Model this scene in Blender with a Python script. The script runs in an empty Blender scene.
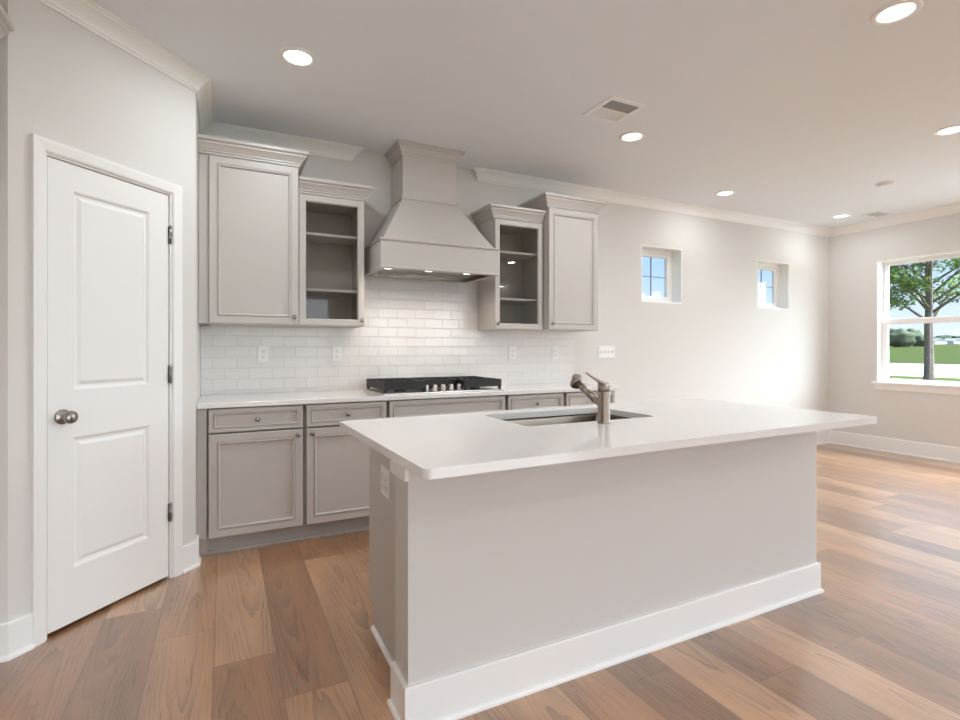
import bpy, bmesh, math, random
from mathutils import Vector, Matrix

# ------------------------------------------------------------------ camera, world, exposure
SC = bpy.context.scene
COL = SC.collection
F, TH, CY, H = 517.5, .4597, 348.18, 1.2316
cam_d = bpy.data.cameras.new('camera')
cam = bpy.data.objects.new('camera', cam_d)
COL.objects.link(cam)
cam_d.sensor_fit = 'HORIZONTAL'
cam_d.sensor_width = 36.0
cam_d.lens = F / 960 * 36
cam_d.shift_y = (CY - 360) / 960
cam_d.clip_start = .02
cam_d.clip_end = 2000
cam.location = (0, 0, H)
cam.rotation_euler = (math.radians(90), 0, -TH)
SC.camera = cam

SC.view_settings.view_transform = 'Standard'
SC.view_settings.look = 'None'
SC.view_settings.gamma = 1
SC.view_settings.use_curve_mapping = False
SC.view_settings.exposure = 0.42
try:
    SC.cycles.max_bounces = 14
    SC.cycles.diffuse_bounces = 8
    SC.cycles.glossy_bounces = 5
    SC.cycles.transparent_max_bounces = 16
    SC.cycles.sample_clamp_indirect = 6
    SC.cycles.use_denoising = True
    SC.cycles.caustics_reflective = False
    SC.cycles.caustics_refractive = False
except Exception:
    pass

LAMP_W = 7.4          # watts of each recessed lamp
SKY = 1.0              # strength of the sky
ADDED_GLOW = 17.0           # strength of the glow added to the unseen side of the sky

D = 4.029              # back wall
XR = 7.066             # right wall
ZC = 2.77              # ceiling
XL, YR = -1.9, -5.2    # left and rear walls
A2 = Vector((-.768, 2.672)); B2 = Vector((-.143, 3.339))   # diagonal pantry wall
ZT = .911              # worktop height


def nd(nt, t, **kw):
    n = nt.nodes.new(t)
    for k, v in kw.items():
        if hasattr(n, k):
            setattr(n, k, v)
    return n


world = bpy.data.worlds.new('sky')
SC.world = world
world.use_nodes = True
nt = world.node_tree
nt.nodes.clear()
L = nt.links.new
tc = nd(nt, 'ShaderNodeTexCoord')
sep = nd(nt, 'ShaderNodeSeparateXYZ'); L(tc.outputs['Generated'], sep.inputs[0])
rmp = nd(nt, 'ShaderNodeValToRGB'); L(sep.outputs['Z'], rmp.inputs[0])
cr = rmp.color_ramp
cr.elements[0].position = 0.0; cr.elements[0].color = (.72, .80, .92, 1)
cr.elements[1].position = .45; cr.elements[1].color = (.22, .42, .86, 1)
e = cr.elements.new(.14); e.color = (.40, .60, .93, 1)
mp = nd(nt, 'ShaderNodeMapping'); mp.inputs['Scale'].default_value = (1.6, 1.6, 7.0)
L(tc.outputs['Generated'], mp.inputs[0])
ns = nd(nt, 'ShaderNodeTexNoise'); ns.inputs['Scale'].default_value = 2.2; ns.inputs['Detail'].default_value = 7
L(mp.outputs[0], ns.inputs['Vector'])
cl = nd(nt, 'ShaderNodeValToRGB'); L(ns.outputs['Fac'], cl.inputs[0])
cl.color_ramp.elements[0].position = .52; cl.color_ramp.elements[1].position = .68
mx = nd(nt, 'ShaderNodeMixRGB'); L(cl.outputs[0], mx.inputs[0]); L(rmp.outputs[0], mx.inputs[1])
mx.inputs[2].default_value = (.86, .88, .93, 1)
# bright glow added to the sky out of view, to light the room
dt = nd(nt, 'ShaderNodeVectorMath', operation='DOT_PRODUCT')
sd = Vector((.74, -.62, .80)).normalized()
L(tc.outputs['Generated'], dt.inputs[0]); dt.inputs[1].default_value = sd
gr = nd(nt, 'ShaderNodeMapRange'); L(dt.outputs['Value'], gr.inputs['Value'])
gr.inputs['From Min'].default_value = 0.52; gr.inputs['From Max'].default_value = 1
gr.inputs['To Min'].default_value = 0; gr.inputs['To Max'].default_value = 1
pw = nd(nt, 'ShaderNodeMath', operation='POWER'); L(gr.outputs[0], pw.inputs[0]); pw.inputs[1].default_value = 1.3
mu = nd(nt, 'ShaderNodeMath', operation='MULTIPLY'); L(pw.outputs[0], mu.inputs[0]); mu.inputs[1].default_value = ADDED_GLOW
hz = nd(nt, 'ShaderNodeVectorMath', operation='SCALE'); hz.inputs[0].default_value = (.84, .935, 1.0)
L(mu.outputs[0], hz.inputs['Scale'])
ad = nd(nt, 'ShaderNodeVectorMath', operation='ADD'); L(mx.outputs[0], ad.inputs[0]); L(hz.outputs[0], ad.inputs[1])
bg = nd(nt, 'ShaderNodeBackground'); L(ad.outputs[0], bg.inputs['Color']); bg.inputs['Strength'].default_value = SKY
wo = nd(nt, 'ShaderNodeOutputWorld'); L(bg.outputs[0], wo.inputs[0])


def portal(name, loc, rot, sx, sy):
    """sampling portal in a window opening: gives no light of its own"""
    l = bpy.data.lights.new(name, 'AREA'); l.shape = 'RECTANGLE'; l.size = sx; l.size_y = sy
    l.cycles.is_portal = True
    o = bpy.data.objects.new(name, l); COL.objects.link(o); o.location = loc; o.rotation_euler = rot
    return o


# ------------------------------------------------------------------ materials
def mat(name, col, rough=.5, metal=0, spec=.5, bump=0, bscale=200, emis=None, estr=0):
    m = bpy.data.materials.new(name); m.use_nodes = True
    n = m.node_tree; p = n.nodes['Principled BSDF']
    p.inputs['Base Color'].default_value = (*col, 1)
    p.inputs['Roughness'].default_value = rough
    p.inputs['Metallic'].default_value = metal
    p.inputs['Specular IOR Level'].default_value = spec
    if emis:
        p.inputs['Emission Color'].default_value = (*emis, 1)
        p.inputs['Emission Strength'].default_value = estr
    # faint procedural variation of the surface
    t = nd(n, 'ShaderNodeTexCoord')
    z = nd(n, 'ShaderNodeTexNoise'); z.inputs['Scale'].default_value = bscale; z.inputs['Detail'].default_value = 3
    n.links.new(t.outputs['Object'], z.inputs['Vector'])
    if bump:
        b = nd(n, 'ShaderNodeBump'); b.inputs['Strength'].default_value = bump; b.inputs['Distance'].default_value = .002
        n.links.new(z.outputs['Fac'], b.inputs['Height']); n.links.new(b.outputs[0], p.inputs['Normal'])
    else:
        r = nd(n, 'ShaderNodeMapRange'); r.inputs['To Min'].default_value = max(rough - .02, 0); r.inputs['To Max'].default_value = min(rough + .02, 1)
        n.links.new(z.outputs['Fac'], r.inputs['Value']); n.links.new(r.outputs[0], p.inputs['Roughness'])
    return m


M = {}
M['wall'] = mat('wall_paint', (.705, .69, .665), .75, spec=.25, bump=.08, bscale=350)
M['ceil'] = mat('ceiling_paint', (.81, .845, .88), .85, spec=.15, bump=.08, bscale=300)
M['trim'] = mat('white_trim_paint', (.86, .86, .85), .38)
M['door'] = mat('white_door_paint', (.85, .85, .84), .40)
M['cab'] = mat('greige_cabinet_paint', (.53, .50, .47), .38)
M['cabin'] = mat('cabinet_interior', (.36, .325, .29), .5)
M['island'] = mat('island_paint', (.64, .62, .60), .5)
M['quartz'] = mat('white_quartz', (.79, .775, .76), .10, spec=.55)
M['steel'] = mat('brushed_steel', (.60, .57, .53), .28, metal=1, bump=.05, bscale=400)
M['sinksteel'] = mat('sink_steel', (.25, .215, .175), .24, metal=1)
M['nickel'] = mat('satin_nickel', (.30, .275, .25), .25, metal=1)
M['bronze'] = mat('faucet_nickel', (.33, .28, .24), .26, metal=1)
M['iron'] = mat('cast_iron', (.008, .007, .006), .5, bump=.2, bscale=600)
M['dark'] = mat('dark_gap', (.02, .02, .02), .7)
M['plastic'] = mat('white_plastic', (.84, .84, .83), .35)
M['slot'] = mat('slot_dark', (.10, .10, .10), .6)
M['grille'] = mat('grille_grey', (.30, .30, .30), .6)
M['grille2'] = mat('grille_light', (.60, .60, .59), .6)
M['muntin'] = mat('muntin_backlit_shade', (.22, .22, .23), .5)  # whitish bars, their backlit shade put into the colour
M['lens'] = mat('lamp_lens', (.9, .9, .88), .5, emis=(1, .97, .92), estr=3.0)
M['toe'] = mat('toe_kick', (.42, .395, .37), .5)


def glass_mat(name, tint, gl):
    m = bpy.data.materials.new(name); m.use_nodes = True
    n = m.node_tree; n.nodes.clear()
    t = nd(n, 'ShaderNodeBsdfTransparent'); t.inputs[0].default_value = (*tint, 1)
    g = nd(n, 'ShaderNodeBsdfGlossy'); g.inputs['Roughness'].default_value = .02
    f = nd(n, 'ShaderNodeFresnel'); f.inputs[0].default_value = 1.5
    k = nd(n, 'ShaderNodeMath', operation='MULTIPLY'); k.inputs[1].default_value = gl
    n.links.new(f.outputs[0], k.inputs[0])
    gg = nd(n, 'ShaderNodeNewGeometry'); iv = nd(n, 'ShaderNodeMath', operation='SUBTRACT'); iv.inputs[0].default_value = 1
    n.links.new(gg.outputs['Backfacing'], iv.inputs[1])
    k2 = nd(n, 'ShaderNodeMath', operation='MULTIPLY'); n.links.new(k.outputs[0], k2.inputs[0]); n.links.new(iv.outputs[0], k2.inputs[1]); k = k2
    x = nd(n, 'ShaderNodeMixShader'); o = nd(n, 'ShaderNodeOutputMaterial')
    n.links.new(k.outputs[0], x.inputs[0]); n.links.new(t.outputs[0], x.inputs[1]); n.links.new(g.outputs[0], x.inputs[2])
    n.links.new(x.outputs[0], o.inputs[0])
    return m


M['glass'] = glass_mat('window_glass', (.98, .99, .985), .9)
M['cabglass'] = glass_mat('cabinet_glass', (.90, .90, .895), 1.0)


def mth(n, op, a, b=None):
    x = nd(n, 'ShaderNodeMath', operation=op)
    for i, v in enumerate((a, b)):
        if v is None: continue
        if isinstance(v, (int, float)): x.inputs[i].default_value = v
        else: n.links.new(v, x.inputs[i])
    return x.outputs[0]


def wood_floor():
    m = bpy.data.materials.new('oak_planks'); m.use_nodes = True
    n = m.node_tree; p = n.nodes['Principled BSDF']; K = n.links.new
    g = nd(n, 'ShaderNodeNewGeometry'); s = nd(n, 'ShaderNodeSeparateXYZ'); K(g.outputs['Position'], s.inputs[0])
    W, PLEN = .225, 1.52
    xs = mth(n, 'DIVIDE', mth(n, 'ADD', s.outputs['X'], 10 * W - .19), W)
    row = mth(n, 'FLOOR', xs); fx = mth(n, 'FRACT', xs)
    wn = nd(n, 'ShaderNodeTexWhiteNoise', noise_dimensions='1D'); K(row, wn.inputs['W'])
    stair = mth(n, 'ADD', mth(n, 'MULTIPLY', row, -.31), 2.865 + .31 * 7)
    left = mth(n, 'LESS_THAN', row, 13.0)
    jo = mth(n, 'ADD', mth(n, 'MULTIPLY', stair, left), mth(n, 'MULTIPLY', mth(n, 'MULTIPLY', wn.outputs['Value'], PLEN), mth(n, 'SUBTRACT', 1.0, left)))
    ys = mth(n, 'ADD', mth(n, 'DIVIDE', mth(n, 'SUBTRACT', s.outputs['Y'], jo), PLEN), 20.0)
    colm = mth(n, 'FLOOR', ys); fy = mth(n, 'FRACT', ys)
    cid = nd(n, 'ShaderNodeCombineXYZ'); K(row, cid.inputs[0]); K(colm, cid.inputs[1])
    w2 = nd(n, 'ShaderNodeTexWhiteNoise', noise_dimensions='2D'); K(cid.outputs[0], w2.inputs['Vector'])
    # per plank offset of the grain
    off = nd(n, 'ShaderNodeVectorMath', operation='SCALE'); K(w2.outputs['Color'], off.inputs[0]); off.inputs['Scale'].default_value = 37
    pos = nd(n, 'ShaderNodeVectorMath', operation='ADD'); K(g.outputs['Position'], pos.inputs[0]); K(off.outputs[0], pos.inputs[1])
    mp = nd(n, 'ShaderNodeMapping'); mp.inputs['Scale'].default_value = (8, 1.0, 1); K(pos.outputs[0], mp.inputs[0])
    n1 = nd(n, 'ShaderNodeTexNoise'); n1.inputs['Scale'].default_value = 1.0; n1.inputs['Detail'].default_value = 4
    K(mp.outputs[0], n1.inputs['Vector'])
    # cathedral grain: nested arches along each plank, bent by noise
    w3 = nd(n, 'ShaderNodeSeparateColor'); K(w2.outputs['Color'], w3.inputs[0])
    xc = mth(n, 'SUBTRACT', fx, mth(n, 'ADD', mth(n, 'MULTIPLY', w3.outputs[0], .5), .25))
    arch = mth(n, 'MULTIPLY', mth(n, 'MULTIPLY', xc, xc), 22)
    sg = mth(n, 'SUBTRACT', mth(n, 'MULTIPLY', mth(n, 'GREATER_THAN', w3.outputs[1], .5), 2), 1)
    gy = mth(n, 'MULTIPLY', mth(n, 'MULTIPLY', s.outputs['Y'], sg), 3.2)
    G = mth(n, 'ADD', mth(n, 'ADD', arch, gy), mth(n, 'MULTIPLY', n1.outputs['Fac'], 4.5))
    ring = mth(n, 'FRACT', G)
    ringd = mth(n, 'POWER', ring, 2.2)
    mp2 = nd(n, 'ShaderNodeMapping'); mp2.inputs['Scale'].default_value = (260, 6, 1); K(pos.outputs[0], mp2.inputs[0])
    n2 = nd(n, 'ShaderNodeTexNoise'); n2.inputs['Scale'].default_value = 1; n2.inputs['Detail'].default_value = 3; K(mp2.outputs[0], n2.inputs['Vector'])
    mp3 = nd(n, 'ShaderNodeMapping'); mp3.inputs['Scale'].default_value = (7, 1.2, 1); K(pos.outputs[0], mp3.inputs[0])
    n3 = nd(n, 'ShaderNodeTexNoise'); n3.inputs['Scale'].default_value = 1; n3.inputs['Detail'].default_value = 3; K(mp3.outputs[0], n3.inputs['Vector'])
    base = nd(n, 'ShaderNodeValToRGB'); K(w2.outputs['Value'], base.inputs[0])
    b = base.color_ramp; b.elements[0].position = 0; b.elements[0].color = (.235, .108, .046, 1)
    b.elements[1].position = 1; b.elements[1].color = (.50, .285, .150, 1)
    q = b.elements.new(.5); q.color = (.39, .190, .085, 1)
    grmask = nd(n, 'ShaderNodeMapRange'); K(n3.outputs['Fac'], grmask.inputs['Value'])
    grmask.inputs['From Min'].default_value = .35; grmask.inputs['From Max'].default_value = .6; grmask.inputs['To Min'].default_value = .35; grmask.inputs['To Max'].default_value = 1
    val = mth(n, 'SUBTRACT', 1.08, mth(n, 'MULTIPLY', mth(n, 'MULTIPLY', ringd, grmask.outputs[0]), .50))
    val = mth(n, 'ADD', val, mth(n, 'MULTIPLY', mth(n, 'SUBTRACT', n2.outputs['Fac'], .5), .22))
    val = mth(n, 'ADD', val, mth(n, 'MULTIPLY', mth(n, 'SUBTRACT', n3.outputs['Fac'], .5), -1.1))
    sc = nd(n, 'ShaderNodeVectorMath', operation='SCALE'); K(base.outputs[0], sc.inputs[0]); K(val, sc.inputs['Scale'])
    # seams
    ex = mth(n, 'MULTIPLY', mth(n, 'MINIMUM', fx, mth(n, 'SUBTRACT', 1, fx)), W)
    ey = mth(n, 'MULTIPLY', mth(n, 'MINIMUM', fy, mth(n, 'SUBTRACT', 1, fy)), PLEN)
    ed = mth(n, 'MINIMUM', ex, ey)
    sm = nd(n, 'ShaderNodeMapRange'); K(ed, sm.inputs['Value']); sm.inputs['From Min'].default_value = .0006; sm.inputs['From Max'].default_value = .0022
    sm.inputs['To Min'].default_value = .35; sm.inputs['To Max'].default_value = 1
    s2 = nd(n, 'ShaderNodeVectorMath', operation='SCALE'); K(sc.outputs[0], s2.inputs[0]); K(sm.outputs[0], s2.inputs['Scale'])
    K(s2.outputs[0], p.inputs['Base Color'])
    rr = mth(n, 'ADD', mth(n, 'MULTIPLY', n2.outputs['Fac'], .10), .24)
    K(rr, p.inputs['Roughness'])
    p.inputs['Specular IOR Level'].default_value = .9
    p.inputs['Coat Weight'].default_value = 1; p.inputs['Coat Roughness'].default_value = .36; p.inputs['Coat IOR'].default_value = 1.7
    bp = nd(n, 'ShaderNodeBump'); bp.inputs['Strength'].default_value = .25; bp.inputs['Distance'].default_value = .0015
    K(mth(n, 'ADD', mth(n, 'MULTIPLY', n2.outputs['Fac'], .08), sm.outputs[0]), bp.inputs['Height']); K(bp.outputs[0], p.inputs['Normal'])
    return m


def tile_mat():
    m = bpy.data.materials.new('subway_tile'); m.use_nodes = True
    n = m.node_tree; p = n.nodes['Principled BSDF']; K = n.links.new
    g = nd(n, 'ShaderNodeNewGeometry'); s = nd(n, 'ShaderNodeSeparateXYZ'); K(g.outputs['Position'], s.inputs[0])
    W, Hh = .1555, .0765
    zs = mth(n, 'DIVIDE', mth(n, 'SUBTRACT', s.outputs['Z'], 1.0125 - 10 * Hh), Hh)
    row = mth(n, 'FLOOR', zs); fz = mth(n, 'FRACT', zs)
    par = mth(n, 'MULTIPLY', mth(n, 'FRACT', mth(n, 'MULTIPLY', row, .5)), 1.0)     # 0 or .5
    xs = mth(n, 'ADD', mth(n, 'DIVIDE', mth(n, 'ADD', s.outputs['X'], .073 + 10 * W), W), mth(n, 'ADD', par, .5))
    fx = mth(n, 'FRACT', xs); cx = mth(n, 'FLOOR', xs)
    ed = mth(n, 'MINIMUM', mth(n, 'MULTIPLY', mth(n, 'MINIMUM', fx, mth(n, 'SUBTRACT', 1, fx)), W),
             mth(n, 'MULTIPLY', mth(n, 'MINIMUM', fz, mth(n, 'SUBTRACT', 1, fz)), Hh))
    mk = nd(n, 'ShaderNodeMapRange'); K(ed, mk.inputs['Value']); mk.inputs['From Min'].default_value = .0010; mk.inputs['From Max'].default_value = .0022
    cid = nd(n, 'ShaderNodeCombineXYZ'); K(row, cid.inputs[0]); K(cx, cid.inputs[1])
    w2 = nd(n, 'ShaderNodeTexWhiteNoise', noise_dimensions='2D'); K(cid.outputs[0], w2.inputs['Vector'])
    sh = nd(n, 'ShaderNodeMapRange'); K(w2.outputs['Value'], sh.inputs['Value']); sh.inputs['To Min'].default_value = .97; sh.inputs['To Max'].default_value = 1.02
    tcx = nd(n, 'ShaderNodeVectorMath', operation='SCALE'); tcx.inputs[0].default_value = (.80, .775, .76); K(sh.outputs[0], tcx.inputs['Scale'])
    mx = nd(n, 'ShaderNodeMixRGB'); K(mk.outputs[0], mx.inputs[0]); mx.inputs[1].default_value = (.68, .66, .64, 1); K(tcx.outputs[0], mx.inputs[2])
    K(mx.outputs[0], p.inputs['Base Color'])
    rg = nd(n, 'ShaderNodeMapRange'); K(mk.outputs[0], rg.inputs['Value']); rg.inputs['To Min'].default_value = .7; rg.inputs['To Max'].default_value = .13
    K(rg.outputs[0], p.inputs['Roughness'])
    # pillowed edges and a slight tilt of each tile
    pl = nd(n, 'ShaderNodeMapRange', interpolation_type='SMOOTHSTEP'); K(ed, pl.inputs['Value']); pl.inputs['From Min'].default_value = .0008; pl.inputs['From Max'].default_value = .005
    tl = mth(n, 'MULTIPLY', mth(n, 'MULTIPLY', mth(n, 'SUBTRACT', w2.outputs['Value'], .5), fx), .5)
    bp = nd(n, 'ShaderNodeBump'); bp.inputs['Strength'].default_value = .6; bp.inputs['Distance'].default_value = .002
    K(mth(n, 'ADD', pl.outputs[0], tl), bp.inputs['Height']); K(bp.outputs[0], p.inputs['Normal'])
    return m


M['floor'] = wood_floor()
M['tile'] = tile_mat()


def ground_mat(name, c1, c2, sc):
    m = mat(name, c1, .9)
    n = m.node_tree; p = n.nodes['Principled BSDF']
    p.inputs['Specular IOR Level'].default_value = .03
    g = nd(n, 'ShaderNodeNewGeometry'); z = nd(n, 'ShaderNodeTexNoise'); z.inputs['Scale'].default_value = sc; z.inputs['Detail'].default_value = 6
    n.links.new(g.outputs['Position'], z.inputs['Vector'])
    r = nd(n, 'ShaderNodeValToRGB'); n.links.new(z.outputs['Fac'], r.inputs[0])
    r.color_ramp.elements[0].position = .3; r.color_ramp.elements[0].color = (*c1, 1)
    r.color_ramp.elements[1].position = .7; r.color_ramp.elements[1].color = (*c2, 1)
    n.links.new(r.outputs[0], p.inputs['Base Color'])
    return m


M['grass'] = ground_mat('lawn', (.055, .085, .012), (.085, .11, .022), 1.5)
M['field'] = ground_mat('field_grass', (.036, .056, .009), (.050, .068, .014), .4)
M['road'] = ground_mat('pale_road', (.30, .295, .29), (.36, .355, .35), 3)
M['bounce_patio'] = ground_mat('bounce_patio_concrete', (.68, .68, .67), (.76, .76, .75), 3)  # kept pale so the unseen paving throws light up to the ceiling
M['bark'] = ground_mat('bark', (.16, .12, .10), (.28, .23, .20), 9)
M['leaf'] = ground_mat('leaves', (.10, .19, .03), (.26, .36, .08), 3)
M['hedge'] = ground_mat('far_trees', (.075, .095, .06), (.12, .145, .09), .5)
M['housew'] = ground_mat('far_siding', (.70, .70, .70), (.76, .76, .75), 2)
M['roofg'] = ground_mat('far_roof', (.22, .22, .24), (.28, .28, .30), 2)


# ------------------------------------------------------------------ mesh helpers
def box(bm, x0, x1, y0, y1, z0, z1, bev=0):
    v = [bm.verts.new((x, y, z)) for x in (x0, x1) for y in (y0, y1) for z in (z0, z1)]
    fs = [bm.faces.new([v[i] for i in q]) for q in ((0, 1, 3, 2), (4, 6, 7, 5), (0, 4, 5, 1), (2, 3, 7, 6), (0, 2, 6, 4), (1, 5, 7, 3))]
    if bev:
        es = list({e for f in fs for e in f.edges})
        bmesh.ops.bevel(bm, geom=es, offset=bev, segments=2, affect='EDGES', profile=.5)
    return bm


def boxes(*bs, bev=0):
    bm = bmesh.new()
    for b in bs: box(bm, *b, bev=bev)
    return bm


def cyl(bm, p0, p1, r0, r1=None, n=20, cap=True):
    r1 = r0 if r1 is None else r1
    p0, p1 = Vector(p0), Vector(p1); d = (p1 - p0).normalized()
    a = d.orthogonal().normalized(); b = d.cross(a)
    R = []
    for p, r in ((p0, r0), (p1, r1)):
        R.append([bm.verts.new(p + (a * math.cos(t) + b * math.sin(t)) * r) for t in [2 * math.pi * i / n for i in range(n)]])
    for i in range(n):
        j = (i + 1) % n
        bm.faces.new((R[0][i], R[0][j], R[1][j], R[1][i])).smooth = True
    if cap:
        bm.faces.new(R[0][::-1]); bm.faces.new(R[1])
    return bm


def lathe(bm, o, d, prof, n=24):
    """prof: (radius, distance along d) from o"""
    o, d = Vector(o), Vector(d).normalized(); a = d.orthogonal().normalized(); b = d.cross(a)
    rings = []
    for r, h in prof:
        if r < 1e-6: rings.append([bm.verts.new(o + d * h)])
        else: rings.append([bm.verts.new(o + d * h + (a * math.cos(2 * math.pi * i / n) + b * math.sin(2 * math.pi * i / n)) * r) for i in range(n)])
    for p, q in zip(rings, rings[1:]):
        for i in range(n):
            j = (i + 1) % n
            if len(p) == 1 and len(q) == 1: continue
            if len(p) == 1: f = bm.faces.new((p[0], q[j], q[i]))
            elif len(q) == 1: f = bm.faces.new((p[i], p[j], q[0]))
            else: f = bm.faces.new((p[i], p[j], q[j], q[i]))
            f.smooth = True
    if len(rings[0]) > 1: bm.faces.new(rings[0][::-1])
    if len(rings[-1]) > 1: bm.faces.new(rings[-1])
    return bm


def rings(bm, x0, x1, z0, z1, prof, hollow=False):
    """nested rectangles facing -y: prof = [(inset, y)]; last one filled unless hollow"""
    R = []
    for i, y in prof:
        R.append([bm.verts.new(c) for c in ((x0 + i, y, z0 + i), (x1 - i, y, z0 + i), (x1 - i, y, z1 - i), (x0 + i, y, z1 - i))])
    for p, q in zip(R, R[1:]):
        for k in range(4):
            j = (k + 1) % 4
            bm.faces.new((p[k], p[j], q[j], q[k]))
    if hollow:
        for k in range(4):
            j = (k + 1) % 4
            bm.faces.new((R[-1][k], R[-1][j], R[0][j], R[0][k]))
    else:
        bm.faces.new(R[-1]); bm.faces.new(R[0][::-1])
    return bm


def sweep(bm, path, prof, ret0=0, ret1=0):
    """profile [(out, z)] (closed loop) along a plan path; out goes to the right of travel; ret = 1 mitred return end"""
    P = [Vector(p) for p in path]; N = len(P); sec = []
    for i in range(N):
        t0 = (P[i] - P[i - 1]).normalized() if i else None
        t1 = (P[i + 1] - P[i]).normalized() if i < N - 1 else None
        nr = lambda t: Vector((t.y, -t.x))
        if t0 is None: m = nr(t1) - t1 * ret0
        elif t1 is None: m = nr(t0) + t0 * ret1
        else:
            n0, n1 = nr(t0), nr(t1); m = (n0 + n1) / (1 + n0.dot(n1))
        sec.append([bm.verts.new((P[i].x + m.x * o, P[i].y + m.y * o, z)) for o, z in prof])
    k = len(prof)
    for a, b in zip(sec, sec[1:]):
        for i in range(k):
            j = (i + 1) % k
            bm.faces.new((a[i], a[j], b[j], b[i]))
    bm.faces.new(sec[0][::-1]); bm.faces.new(sec[-1])
    return bm


def obj(name, bm, m, parent=None, label=None, kind=None, loc=None, bevel=0, seg=2):
    bmesh.ops.recalc_face_normals(bm, faces=bm.faces)
    me = bpy.data.meshes.new(name); bm.to_mesh(me); bm.free()
    me.materials.append(m)
    o = bpy.data.objects.new(name, me); COL.objects.link(o)
    if parent: o.parent = parent
    if label: o['label'] = label
    if kind: o['kind'] = kind
    if loc: o.location = loc
    if bevel:
        b = o.modifiers.new('bevel', 'BEVEL'); b.width = bevel; b.segments = seg; b.limit_method = 'ANGLE'; b.angle_limit = math.radians(40)
    return o


def tag(o, label, cat, group=None):
    o['label'] = label; o['category'] = cat
    if group: o['group'] = group
    return o


def thing(name, label, cat, loc=(0, 0, 0), rz=0, group=None):
    o = bpy.data.objects.new(name, None); COL.objects.link(o); o.empty_display_size = .1
    o.location = loc; o.rotation_euler = (0, 0, rz)
    return tag(o, label, cat, group)


def struct(name, bm, m, **k):
    return obj(name, bm, m, kind='structure', **k)


def copy_tree(o, parent=None):
    c = o.copy(); COL.objects.link(c); c.parent = parent
    for ch in list(o.children): copy_tree(ch, c)
    return c


# ------------------------------------------------------------------ room shell
T = .2
struct('floor', boxes((XL - T, XR + T, YR - T, D + T, -.1, 0)), M['floor'])
struct('ceiling', boxes((XL - T, XR + T, YR - T, D + T, ZC, ZC + .15)), M['ceil'])


def wall_with_holes(name, axis, at, sgn, a0, a1, holes, m=None):
    """wall slab on plane axis=at, thickness T going sgn; holes = [(a0, a1, z0, z1)]"""
    hs = sorted(holes); bm = bmesh.new(); t0, t1 = sorted((at, at + sgn * T)); x = a0
    def put(p, q, z0, z1):
        if q - p < 1e-5 or z1 - z0 < 1e-5: return
        if axis == 'Y': box(bm, p, q, t0, t1, z0, z1)
        else: box(bm, t0, t1, p, q, z0, z1)
    for h0, h1, z0, z1 in hs:
        put(x, h0, 0, ZC); put(h0, h1, 0, z0); put(h0, h1, z1, ZC); x = h1
    put(x, a1, 0, ZC)
    return struct(name, bm, m or M['wall'])


W1 = (3.846, 4.423, 1.708, 2.297); W2 = (5.657, 6.253, 1.706, 2.280)
W3 = (2.51, 3.476, .823, 2.281)
GD = (-.1, 2.2, 0.0, 2.35)          # sliding glass door added to the right wall out of frame, for daylight
RW = [(-1.2, 2.3, .1, 2.45), (3.0, 6.5, .1, 2.45)]   # rear windows, added out of frame for daylight
wall_with_holes('wall_back', 'Y', D, 1, XL - T, XR + T, [W1, W2])
wall_with_holes('wall_right', 'X', XR, 1, YR, D, [W3, GD])
wall_with_holes('wall_rear', 'Y', YR, -1, XL - T, XR + T, RW)
wall_with_holes('wall_left', 'X', XL, -1, YR, D, [])

# pantry walls: short stub, diagonal with the door opening, return to the back wall
stub = boxes((XL, A2.x, A2.y, A2.y + .1, 0, ZC))
struct('wall_pantry_front', stub, M['wall'])
AN = math.atan2((B2 - A2).y, (B2 - A2).x); LEN = (B2 - A2).length
DO = (.143, .746, 2.050)            # door opening x0, x1, height


def diag(o):
    o.location = (A2.x, A2.y, 0); o.rotation_euler = (0, 0, AN); return o


diag(struct('wall_pantry_diagonal', boxes((0, DO[0] - .012, 0, .1, 0, ZC), (DO[1] + .012, LEN, 0, .1, 0, ZC), (DO[0] - .012, DO[1] + .012, 0, .1, DO[2] + .012, ZC)), M['wall']))
struct('wall_pantry_return', boxes((B2.x - .1, B2.x, B2.y, D, 0, ZC)), M['wall'])

# crown moulding of the room
CP = [(o, ZC - d) for o, d in ((0, .090), (.007, .090), (.010, .082), (.017, .077), (.022, .064), (.032, .050), (.046, .034), (.060, .023), (.067, .019), (.070, .012), (.079, .010), (.079, 0), (0, 0))]
struct('trim_1', sweep(bmesh.new(), [(XL, A2.y), A2[:], B2[:], (B2.x, D), (.881, D)], CP, ret1=1), M['trim'])
struct('trim_2', sweep(bmesh.new(), [(1.975, D), (XR, D), (XR, YR), (XL, YR)], CP, ret0=1), M['trim'])
# baseboards with a shoe moulding
def bp(h): return [(0, 0), (.024, 0), (.024, .008), (.020, .016), (.014, .018), (.014, h - .004), (.011, h), (0, h)]
struct('baseboard_right', sweep(bmesh.new(), [(2.99, D), (XR, D), (XR, GD[1] + .08)], bp(.166)), M['trim'])
struct('baseboard_rear', sweep(bmesh.new(), [(XR, GD[0] - .08), (XR, YR), (XL, YR), (XL, A2.y)], bp(.166)), M['trim'])
dv = (B2 - A2).normalized()
struct('baseboard_pantry_left', sweep(bmesh.new(), [(XL, A2.y), A2[:], (A2 + dv * .082)[:]], bp(.143)), M['trim'])
struct('baseboard_pantry_right', sweep(bmesh.new(), [(A2 + dv * .811)[:], B2[:], (B2.x, B2.y + .10)], bp(.143)), M['trim'])


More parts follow.
